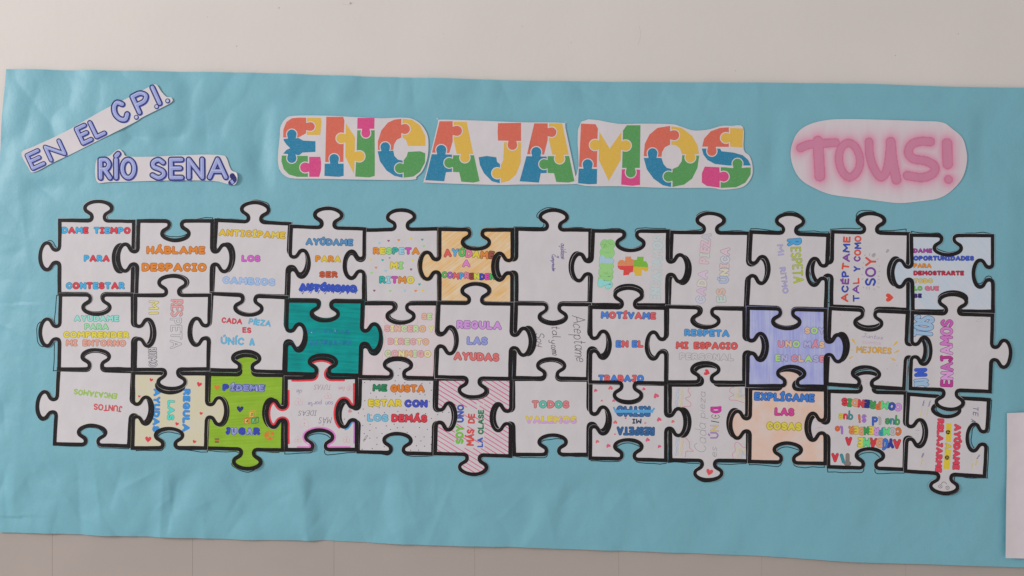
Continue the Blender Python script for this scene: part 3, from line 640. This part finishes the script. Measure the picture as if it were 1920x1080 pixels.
for i in range(-18,22):
    o_=Vector((888,780))+n_*i*7.4; run=[]
    for j in range(-70,71):
        p=o_+e_*j*2+n_*.8*noise.noise((j*.06,i*3.1,0))
        txtz=(853<p.x<908 and 757<p.y<840)
        if inside(p,pth6) and (not txtz or (i*7+j//9)%3==0): run.append(p)
        else:
            if len(run)>3: mb.ribbon(run,1.6+.4*noise.noise((i*1.7,0,0)),sp,.06+.008*(k_%3)); k_+=1
            run=[]
    if len(run)>3: mb.ribbon(run,1.6,sp,.06)
mb.build('stripe_pattern',CUR[0])
Z(650,700); gr,bl,rd,dg=(112,188,46),(54,84,176),(222,72,66),(28,122,78)
T('SOY',1168,705,1170,522,80,gr,wd=.2,out=.02,jit=.2); T('UNO',1172,492,1175,312,70,bl,wd=.2,out=.02,jit=.1); T('MÁS',1272,726,1278,558,76,rd,wd=.19,out=.02,jit=.1); T('DE',1282,502,1284,402,70,rd,wd=.19,out=.02); T('LA',1364,738,1364,640,58,bl,wd=.21,out=.02); T('CLASE',1372,610,1374,364,60,dg,wd=.21,out=.02,jit=.1)
piece(2,6,(962,711),(1102.8,712.4),(1102.8,852),(964,852),1,1,-1,1,'white jigsaw piece lettered TODOS VALEMOS in coral, teal, yellow and lilac',shift=(2,4.5),fb=.48)
Z(950,690); T('TODOS',250,403,627,405,82,[(236,132,134),(92,184,162)]); T('VALEMOS',185,557,702,559,82,(230,210,62),split=(206,160,216),ocol=(196,160,130),out=.06)
piece(2,7,(1107.5,717),(1248,720),(1248,862.5),(1106.5,858.8),-1,1,-1,-1,'white jigsaw piece with upside down RESPETA MI RITMO in dark blue, pink hearts',shift=(1.5,4.5))
db=(48,104,156); T('RITMO',1440,378,1092,374,112,db,wd=.2,ocol=(34,70,120),out=.05,jit=.2); T('MI',1348,506,1255,506,50,(44,64,88),wd=.2,out=.03); T('RESPETA',1482,586,1098,582,92,(46,96,148),wd=.22,ocol=(30,66,112),out=.05)
lines([[(1070,395),(1085,425),(1455,425),(1472,405)],[(1085,438),(1455,438)]],17,(84,168,222),'strike_bar',False,.3)
random.seed(5)
for hx,hy,hr in [(888,222,20),(1038,197,25),(1370,208,18),(1492,275,30),(950,325,12),(1068,325,16),(1190,500,11),(1085,540,22),(1385,548,11),(1522,512,26),(1082,660,10),(1660,532,18),(905,733,20),(1015,775,24),(1408,715,24),(1525,782,20)]: heart(hx,hy,hr,random.choice([(228,86,134),(236,110,112),(232,92,120)]),math.pi+random.uniform(-.4,.1))
piece(2,8,(1256,721.5),(1400,721.5),(1402,864),(1257,862.5),1,-1,1,-1,'white jigsaw piece with cursive Cada pieza es ÚNICA upwards and rainbow contour lines at corners',shift=(-2.5,4.5),fb=.51)
Z(1250,715,6.75); pg=(150,146,152)
hand('Cada',490,908,500,535,150,pg,5,.3); hand('pieza',482,470,492,135,105,pg,5,.3); hand('es',632,960,636,835,100,pg,5,.2)
T('ÚN',655,725,658,552,108,[(170,118,182),(214,190,110)],wd=.13,out=.025,ocol=(120,110,170)); T('|',660,530,664,508,105,(70,66,66),wd=.1,out=0); T('C',668,478,672,420,110,(120,140,126),wd=.08,out=0); T('a',694,405,694,316,245,(200,40,152),wd=.12,out=.01)
rl,yl,ol,bl2=(214,92,116),(222,208,150),(228,196,130),(170,186,218)
wv=[]
for (xs,y0,y1) in [((125,150,175,200),80,345),((125,145,170,200),700,960)]:
    for x_,c_ in zip(xs,[bl2,bl2,yl,ol]):
        wv.append(([(x_-(y-y0)*.08+random.uniform(-12,12),y) for y in range(y0,y1,22)],c_)); wv.append(([(x_+12-(y-y0)*.08+random.uniform(-10,10),y) for y in range(y0,y1,22)],c_))
wv+=[([(285,80),(270,120),(300,170),(280,195),(235,215),(300,270),(300,310),(255,320),(210,315)],rl),([(225,700),(285,770),(290,840),(335,885),(245,885),(240,945),(225,955)],rl),
     ([(850,70),(805,90),(800,130),(848,170),(795,200),(800,235),(880,240),(975,272)],rl),([(840,970),(832,910),(865,880),(860,800),(880,772),(920,785),(960,830),(1000,832)],rl)]
for i in range(6):
    c_=[yl,yl,ol,ol,bl2,bl2][i]; o_=i*17
    wv.append(([(868+o_,78),(900+o_*.5,130),(868+o_,160+o_*.3),(850+o_,205-o_*.3),(930+o_*.3,222-o_*.5),(990,245-o_)],c_)); wv.append(([(862+o_,970),(885+o_,900),(880+o_,830+o_*.6),(940+o_*.2,850+o_*.7),(1000,860+o_)],c_))
for kx in (0,1):
    for ky in (0,1):
        mb=MB(CUR[1])
        for i,(l,c_) in enumerate(wv):
            mx_=sum(p[0] for p in l)/len(l); my_=sum(p[1] for p in l)/len(l)
            if (mx_>540)==kx and (my_>520)==ky: mb.ribbon(cr(zl(l)),(4.6 if c_==rl else 4)/6.75,ink(c_),.08+.012*(i%9))
        mb.build('contour_lines',CUR[0])
heart(82,505,20,(226,100,100),.9); heart(617,437,15,(220,50,80),-1.2)
Z(1240,560); heart(455,738,34,(222,62,74),-1.2); Z(1240,705); heart(480,960,38,(224,76,82),.25)
piece(2,9,(1407,728),(1547.5,731),(1546.6,869),(1405,865),1,-1,-1,1,'peach tinted jigsaw piece lettered EXPLÍCAME LAS COSAS in blue, magenta and yellow',mat=crayon((214,176,156),(208,190,184),.3,(30,30,22)),shift=(0,6),ft=.49)
T('EXPLÍCAME',922,246,1533,266,90,(46,116,200)); T('LAS',1126,396,1328,404,86,(206,56,142)); T('COSAS',1045,540,1402,550,88,(232,212,62))
piece(2,10,(1554,733.5),(1697,736.5),(1695,880),(1553,875),1,1,-1,1,'white jigsaw piece crowded with upside down multicoloured bubble letters and TEA in its corner',shift=(0,7),fb=.46)
Z(1550,735,7.2); q1=[(206,142,214),(46,76,164),(92,206,128),(228,112,50),(62,152,84),(36,46,124),(204,52,66),(252,178,128),(52,154,74),(206,46,62)]
T('COMPRENDIS',1020,150,202,66,118,q1,wd=.25,out=.04,jit=.5,gap=.28); T('que',992,362,788,345,150,[(62,152,84),(40,140,146),(58,150,80)],wd=.12,out=.025,gap=.22); T('l',735,330,690,330,116,(178,170,172),wd=.2,out=.03); T('d',690,330,608,328,130,(38,92,186),wd=.17,out=.03)
T('s',536,300,468,300,190,(164,110,200),wd=.12,out=.02); T('i',458,296,412,300,150,(232,100,52),wd=.17,out=.02); T('que',358,296,158,282,140,[(40,140,146),(206,50,66),(222,196,50)],wd=.12,out=.025,gap=.22)
T('COMPRENDER',1010,474,292,458,118,[(236,120,46),(182,176,178),(92,206,128),(48,150,160),(206,146,214),(222,200,60),(52,152,76),(252,176,126),(216,190,60),(236,138,66)],wd=.24,out=.04,jit=.4,gap=.28); T('lo',218,452,104,456,118,[(162,108,200),(230,100,50)],wd=.2,out=.03,gap=.3)
T('AYÚDAME',1004,632,412,610,138,[(206,46,62),(42,50,150),(44,110,200),(250,176,130),(206,46,62),(96,208,132),(216,200,60)],wd=.24,out=.04,jit=.3,gap=.26); T('A',342,602,246,602,122,(208,44,62),wd=.28,out=.04)
T('T',328,824,230,824,166,(132,120,114),wd=.26,out=.03); T('|',222,820,158,840,140,(44,142,156),wd=.26,out=.03); T('A',162,820,60,820,128,(208,46,62),wd=.26,out=.03)
Z(1530,730); lines([[(-10,320),(20,325),(60,345)],[(-12,388),(20,384),(70,380)],[(995,412),(1015,406),(1030,410)],[(975,440),(1005,440),(1022,470)]],4,[(214,160,156),(214,160,156),(150,150,156),(170,190,196)])
Z(1540,550); lines([[(430,838),(450,828),(470,845),(455,862),(432,855)],[(450,895),(452,915)],[(482,890),(490,925)]],3.5,(196,176,170))
piece(2,11,(1702.5,739),(1853.4,749.7),(1845,893),(1697,883),-1,-1,1,-1,'white jigsaw piece with red AYÚDAME A RELAJARME running down, yellow bars and smiling face',shift=(5,2),fb=.5,ft=.48)
Z(1700,740,6); r12=(226,62,88)
T('AYÚDAME',528,325,508,845,84,r12,out=.04,wd=.3); T('RELAJARME',340,263,312,876,80,r12,out=.04,wd=.3)
shape([(440,320),(500,322),(495,532),(437,530)],(236,206,30),.1,'yellow_bar'); shape([(428,612),(495,614),(478,838),(410,832)],(236,206,30),.1,'yellow_bar'); T('A',426,540,422,612,76,(236,206,30),out=.04,wd=.24)
for px_,py_ in [(460,420),(450,706)]:
    mb=MB(CUR[1]); q=zp((px_,py_)); mb.disc(q[0],q[1],25/6,ink((34,30,30)),.17,16)
    for a_ in range(3): mb.ribbon([(q[0]+1.0*math.cos(a_*2.09+.4),q[1]+1.0*math.sin(a_*2.09+.4)),(q[0]+2.6*math.cos(a_*2.09+.4),q[1]+2.6*math.sin(a_*2.09+.4))],1.1,ink((236,206,30)),.21)
    mb.build('round_symbol',CUR[0])
mb=MB(CUR[1])
for px_,py_ in [(375,1030),(455,1045)]:
    q=zp((px_,py_)); mb.ribbon([(q[0]+3.2*math.cos(i*.42),q[1]+3.2*math.sin(i*.42)) for i in range(15)],.8,ink((80,74,78)),.12,True); mb.disc(q[0],q[1],.8,ink((60,56,60)),.12,7)
mb.ribbon(cr(zl([(385,1002),(400,985),(420,981),(446,1002)])),.8,ink((80,74,78)),.12); mb.build('drawn_face',CUR[0])
ip=(76,66,116); hand('TE',742,128,740,232,60,ip,6,.2,.35); hand('A',720,272,718,304,56,ip,6,.1)
for a in [((190,65),(178,125)),((265,65),(240,132)),((185,655),(168,705)),((815,675),(788,722))]: lines([scrib(*a[0],*a[1],9,7)],5,(96,84,140),'handwriting')
for a in [((170,145),(150,245)),((238,150),(222,232)),((175,715),(155,800)),((790,735),(770,790)),((738,765),(728,835))]: lines([scrib(*a[0],*a[1],8,9)],5,(214,188,90),'handwriting')

# ------------------------------------------------------------------ heading cards
def card(name, pts, label, cat, lift=.7, rgb=(200, 191, 193), group=None, grid=10, smooth=True, extra=None, build=True):
    global CUR
    q = zl(pts); q = cr(q, True, 4) if smooth else q
    cx = sum(p[0] for p in q)/len(q); cy = sum(p[1] for p in q)/len(q)
    root = thing(name, cx, cy, label, cat, group, .5); CUR = (root, lift, extra)
    if build:
        mb = MB(lift, extra=extra); mb.poly([(p[0], p[1]) for p in q], paper(rgb), 0, grid, .35); mb.build('paper_card', root)
    return root, q
hc = 'cut out white heading cards on the blue paper'
Z(0,100,3)
FI, OU, SHD, HI = (142,150,204), (30,36,98), (84,96,170), (200,204,228)
def head(txt, x0, y0, x1, y1, h): T(txt, x0, y0, x1, y1, h, FI, wd=.3 if len(txt)==1 and txt in '.,' else .15, out=.052, ocol=OU, gap=.36, shadow=(SHD, (1.5, 1.1)), hi=(HI, (-1.7, -1.2)))
def dot3(x, y):
    mb = MB(CUR[1]); q = zp((x, y)); mb.disc(q[0]+.8, q[1]+.6, 4.9, ink(SHD), .08); mb.disc(q[0], q[1], 4.5, ink(OU), .12); mb.disc(q[0], q[1], 2.9, ink((186,190,220)), .18); mb.build('full_stop', CUR[0])
card('heading_card',[(122,560),(190,525),(300,475),(400,425),(490,372),(600,310),(700,262),(850,185),(882,178),(908,215),(938,245),(966,250),(968,275),(900,312),(800,362),(760,388),(600,468),(400,568),(300,615),(190,670),(160,640)],'tilted white strip lettered EN EL C.P.I. in blue rounded capitals','heading',lift=.8,group=hc)
head('EN',180,666,384,572,108); head('EL',462,526,608,456,118); head('C',665,412,752,368,140); dot3(768,360); head('P|',778,356,925,288,132); dot3(882,300); dot3(944,268)
card('heading_card',[(545,600),(615,578),(650,550),(675,540),(697,560),(718,580),(850,582),(1000,575),(1150,570),(1250,574),(1275,590),(1300,655),(1335,675),(1338,715),(1320,740),(1280,735),(1200,718),(1000,715),(800,720),(620,725),(545,720)],'white strip lettered RÍO SENA with a comma in blue rounded capitals','heading',lift=.8,group=hc,extra=lambda x,y: 4.5*((x-428)/18)**2 if x>428 else 0, grid=4)
head('RìO',550,718,774,716,136); head('SENA',842,718,1288,714,136); mb = MB(CUR[1], extra=CUR[2]); cm = cr(zl([(1308,690),(1320,712),(1300,728)]))
mb.ribbon(cm, 10.5, ink(OU), .12); mb.ribbon(cm, 7.5, ink(FI), .18); mb.build('comma', CUR[0])
# coloured puzzle letters
RC,YC,BC,GC,MC = (208,98,78),(214,170,62),(32,122,158),(82,148,82),(206,64,124)
def knobshape(edge, c, tip, hw, dr, grow=0):
    s = 1 if tip > edge else -1; q = []
    r = hw+grow; e0 = edge-s*(10 if not grow else -2); cen = tip-s*hw
    if (cen-edge)*s < 0: cen = edge
    pts = [(e0, c-r*.82), (edge+s*3, c-r*.82)]
    for i in range(11):
        a = -math.pi/2-.25+(math.pi+.5)*i/10; pts.append((cen+s*r*math.cos(a)*((abs(tip-cen)+grow)/r), c+r*math.sin(a)))
    pts += [(edge+s*3, c+r*.82), (e0, c+r*.82)]
    return pts if dr == 'h' else [(b, a) for a, b in pts]
def pletter(regs, knobs):
    mb = MB(CUR[1])
    for c, pts in regs: shape(pts, c, .1, mb=mb)
    for c, edge, cc, tip, hw, dr in knobs:
        mb.poly(zl(knobshape(edge, cc, tip, hw, dr, 7)), paper((202,193,195)), .16, 6)
        mb.poly(zl(knobshape(edge, cc, tip, hw, dr)), ink(c), .22, 6)
    mb.build('puzzle_letter', CUR[0])
Z(500,180,4)
card('heading_card',[(100,300),(106,230),(140,175),(200,150),(440,148),(680,160),(860,168),(1000,163),(1090,172),(1160,215),(1205,290),(1214,370),(1205,470),(1170,560),(1125,605),(1080,630),(700,628),(400,622),(210,620),(140,600),(95,545),(86,450)],'white card with puzzle patterned letters ENC, first third of the big heading','heading',group=hc)
pletter([(RC,[(125,312),(127,250),(150,195),(190,168),(240,163),(297,164),(297,280),(265,298),(240,312)]),(YC,[(303,165),(408,165),(412,200),(403,293),(303,293)]),
 (BC,[(127,323),(190,318),(240,316),(275,335),(367,340),(367,420),(270,425),(245,445),(125,433),(150,405),(178,392),(150,365),(130,335)]),(GC,[(115,447),(240,450),(310,450),(310,607),(230,607),(170,590),(130,550),(112,490)]),(MC,[(320,457),(403,457),(410,500),(408,560),(395,607),(320,607)])],
 [(RC,299,230,362,33,'h'),(BC,320,190,252,36,'v'),(BC,438,190,503,35,'v'),(MC,320,537,252,38,'h')])
pletter([(RC,[(448,157),(575,157),(584,185),(580,260),(576,495),(440,495)]),(BC,[(436,508),(578,508),(578,600),(540,607),(434,600)]),(YC,[(595,205),(663,310),(660,480),(656,585),(590,455)]),(MC,[(682,165),(810,165),(808,247),(680,247)]),(GC,[(680,258),(811,258),(811,600),(770,611),(665,605),(676,410)])],
 [(YC,594,318,523,37,'h'),(BC,508,507,435,36,'v'),(YC,658,453,736,40,'h'),(MC,247,745,314,34,'v')])
pletter([(RC,[(835,405),(835,340),(860,260),(910,200),(960,178),(1010,172),(1010,312),(975,330),(955,365),(950,405)]),(YC,[(1020,172),(1090,180),(1150,220),(1190,300),(1190,375),(1062,375),(1045,330),(1020,312)]),(BC,[(833,415),(950,410),(958,450),(985,478),(1020,485),(1020,613),(960,600),(900,560),(850,490)]),(GC,[(1028,483),(1052,450),(1060,420),(1150,415),(1190,430),(1188,500),(1150,570),(1100,605),(1028,613)])],
 [(RC,1010,248,1075,38,'h'),(BC,415,890,347,36,'v'),(GC,1028,542,962,38,'h')])
card('heading_card',[(1295,178),(1600,186),(1900,198),(2225,203),(2240,240),(2322,630),(2320,650),(2290,662),(1900,665),(1750,668),(1450,660),(1195,650),(1178,640),(1200,560),(1285,200)],'white card with puzzle patterned letters AJA, middle third of the big heading','heading',group=hc)
pletter([(RC,[(1297,190),(1395,190),(1395,340),(1370,428),(1240,425)]),(YC,[(1403,195),(1500,195),(1550,435),(1425,435),(1403,330)]),(BC,[(1238,437),(1390,440),(1390,570),(1345,572),(1332,640),(1190,632)]),(GC,[(1398,445),(1555,445),(1597,640),(1550,650),(1460,643),(1445,572),(1398,570)])],
 [(RC,1395,262,1465,38,'h'),(YC,435,1487,500,36,'v'),(BC,437,1310,367,38,'v'),(GC,1398,502,1332,38,'h')])
pletter([(RC,[(1735,205),(1908,202),(1908,338),(1735,335),(1732,270)]),(YC,[(1780,348),(1908,348),(1905,500),(1870,590),(1820,635),(1757,652),(1757,520),(1775,480)]),(BC,[(1590,460),(1650,450),(1722,460),(1728,495),(1750,512),(1748,655),(1690,640),(1630,580),(1600,520)])],
 [(RC,336,1843,405,36,'v'),(YC,1757,580,1690,40,'h')])
Z(940,180,4)
pletter([(RC,[(247,206),(347,206),(347,330),(320,440),(193,437)]),(YC,[(357,206),(455,206),(505,440),(382,440),(357,330)]),(BC,[(188,452),(340,455),(340,578),(295,580),(282,650),(137,640)]),(GC,[(347,452),(508,450),(548,640),(500,650),(412,645),(395,580),(347,578)])],
 [(RC,347,272,413,36,'h'),(YC,440,437,508,36,'v'),(BC,452,262,383,38,'v'),(GC,347,512,283,38,'h')])
card('heading_card',[(597,195),(880,210),(1060,208),(1270,212),(1340,228),(1420,255),(1480,260),(1560,250),(1650,225),(1720,225),(1812,235),(1816,400),(1860,450),(1882,520),(1878,600),(1830,670),(1760,695),(1650,703),(1560,690),(1240,690),(900,678),(572,662),(580,520)],'white card with puzzle patterned letters MOS, last third of the big heading','heading',group=hc)
pletter([(RC,[(597,208),(705,212),(724,245),(720,325),(716,535),(582,532)]),(BC,[(580,545),(718,548),(716,660),(660,663),(575,655)]),(YC,[(735,270),(812,395),(900,272),(895,480),(805,637),(730,480)]),(GC,[(940,220),(1043,220),(1038,540),(905,540),(912,260)]),(MC,[(903,550),(1040,553),(1040,668),(980,674),(898,665)])],
 [(YC,734,368,662,40,'h'),(BC,546,647,475,38,'v'),(YC,898,372,972,40,'h'),(GC,540,970,612,38,'v')])
pletter([(RC,[(1067,452),(1075,360),(1110,290),(1170,240),(1265,225),(1265,365),(1225,385),(1205,420),(1200,457)]),(YC,[(1275,228),(1350,240),(1430,300),(1470,370),(1482,435),(1355,437),(1340,395),(1310,370),(1275,365)]),(BC,[(1067,465),(1200,465),(1215,510),(1240,540),(1275,548),(1272,683),(1210,670),(1140,620),(1090,550)]),(GC,[(1283,548),(1325,530),(1352,490),(1356,445),(1483,448),(1470,540),(1430,620),(1370,665),(1283,683)])],
 [(RC,1265,295,1333,38,'h'),(YC,436,1417,500,38,'v'),(BC,465,1133,392,37,'v'),(GC,1283,605,1215,38,'h')])
pletter([(RC,[(1505,380),(1520,320),(1570,265),(1640,240),(1705,236),(1705,382)]),(YC,[(1715,240),(1812,245),(1808,388),(1715,380)]),(BC,[(1503,395),(1640,395),(1650,415),(1740,425),(1810,445),(1850,480),(1870,522),(1700,522),(1600,510),(1545,480),(1515,440)]),(GC,[(1645,535),(1870,537),(1868,590),(1830,650),(1760,685),(1643,690)]),(MC,[(1525,530),(1635,535),(1637,688),(1540,675),(1503,650),(1503,580)])],
 [(YC,1715,315,1645,38,'h'),(RC,383,1578,450,36,'v'),(GC,537,1770,470,38,'v'),(MC,1637,605,1705,38,'h')])
# pink airbrushed oval card: the soft pink print is a colour of the card itself
Z(1400,150,1920/520)
root, q = card('heading_card',[(303,520),(318,430),(360,355),(440,305),(560,277),(700,271),(900,275),(1200,285),(1350,294),(1430,345),(1490,400),(1515,470),(1524,550),(1507,640),(1470,710),(1400,780),(1320,822),(1200,840),(1060,853),(930,840),(800,822),(590,795),(470,750),(380,695),(328,620)],'white oval card lettered TOUS! in pink bubble letters with soft pink halo','heading',group=hc,build=False)
ST = [cr([(372,470),(430,448),(520,440),(612,434)]),[(492,425),(505,665)],cr([(700,436),(752,466),(783,548),(768,628),(714,674),(664,640),(638,560),(650,476)],True),
      cr([(845,430),(850,520),(878,610),(925,672),(962,640),(982,560),(995,430)]),cr([(995,430),(1008,560),(1035,690)]),cr([(1270,428),(1200,426),(1140,448),(1118,500),(1150,545),(1240,562),(1300,600),(1285,650),(1210,676),(1110,662)]),[(1385,440),(1390,582)],[(1394,688),(1396,690)]]
ST[2].append(ST[2][0])
WD = [28,35,26,28,32,29,34,27]
SEG = []
for l, w_ in zip(ST, WD):
    for a, b in zip(l, l[1:]): SEG.append((a[0],a[1],b[0]-a[0],b[1]-a[1],w_))
SEG = [(a,b,c,d,w_,max(1e-6,c*c+d*d)) for a,b,c,d,w_ in SEG]
def pinkprint(x, y):
    zx, zy = (x-OX)*SC, (y-OY)*SC; best = 1e9
    for a,b,c,d,w_,l2 in SEG:
        if abs(zx-a) > 190 or abs(zy-b) > 190:
            if abs(c)+abs(d) < 60: continue
        t = min(1, max(0, ((zx-a)*c+(zy-b)*d)/l2)); q = math.hypot(zx-a-t*c, zy-b-t*d)-w_
        if q < best: best = q
    pw = alb((200,191,194)); fill = alb((194,124,150)); edge = alb((192,96,128)); halo = alb((206,128,156))
    if best < -5: return fill
    if best < 3: return mixc(fill, edge, (1-abs(best+1)/4*.6)*.8)
    return mixc(pw, halo, .92*math.exp(-best/40))
om, ot, op = nt('airbrushed_card'); at = ot.nodes.new('ShaderNodeVertexColor'); at.layer_name = 'print'
ot.links.new(at.outputs[0], op.inputs['Base Color']); op.inputs['Roughness'].default_value = .8; op.inputs['Specular IOR Level'].default_value = .25
on = noise_tex(ot, 13, 3, (0, (1, 1, .3))); bump(ot, op, on.outputs[0], .35, .012)
mb = MB(CUR[1]); mb.poly([(p[0], p[1]) for p in q], om, 0, 1.35, .35); mb.build('paper_card', root, col=pinkprint)
# plain white sheet at the right edge
Z(0,0,1)
card('white_sheet',[(1886,774),(1925,773),(1985,772),(1984,1050),(1930,1047),(1883,1045),(1884,960),(1886,860)],'plain white paper sheet at the right edge of the blue paper','paper',lift=1.2,smooth=False,rgb=(206,194,197),extra=lambda x,y: 4.0*max(0,(1915-x)/32)**2 if x<1915 else 0)
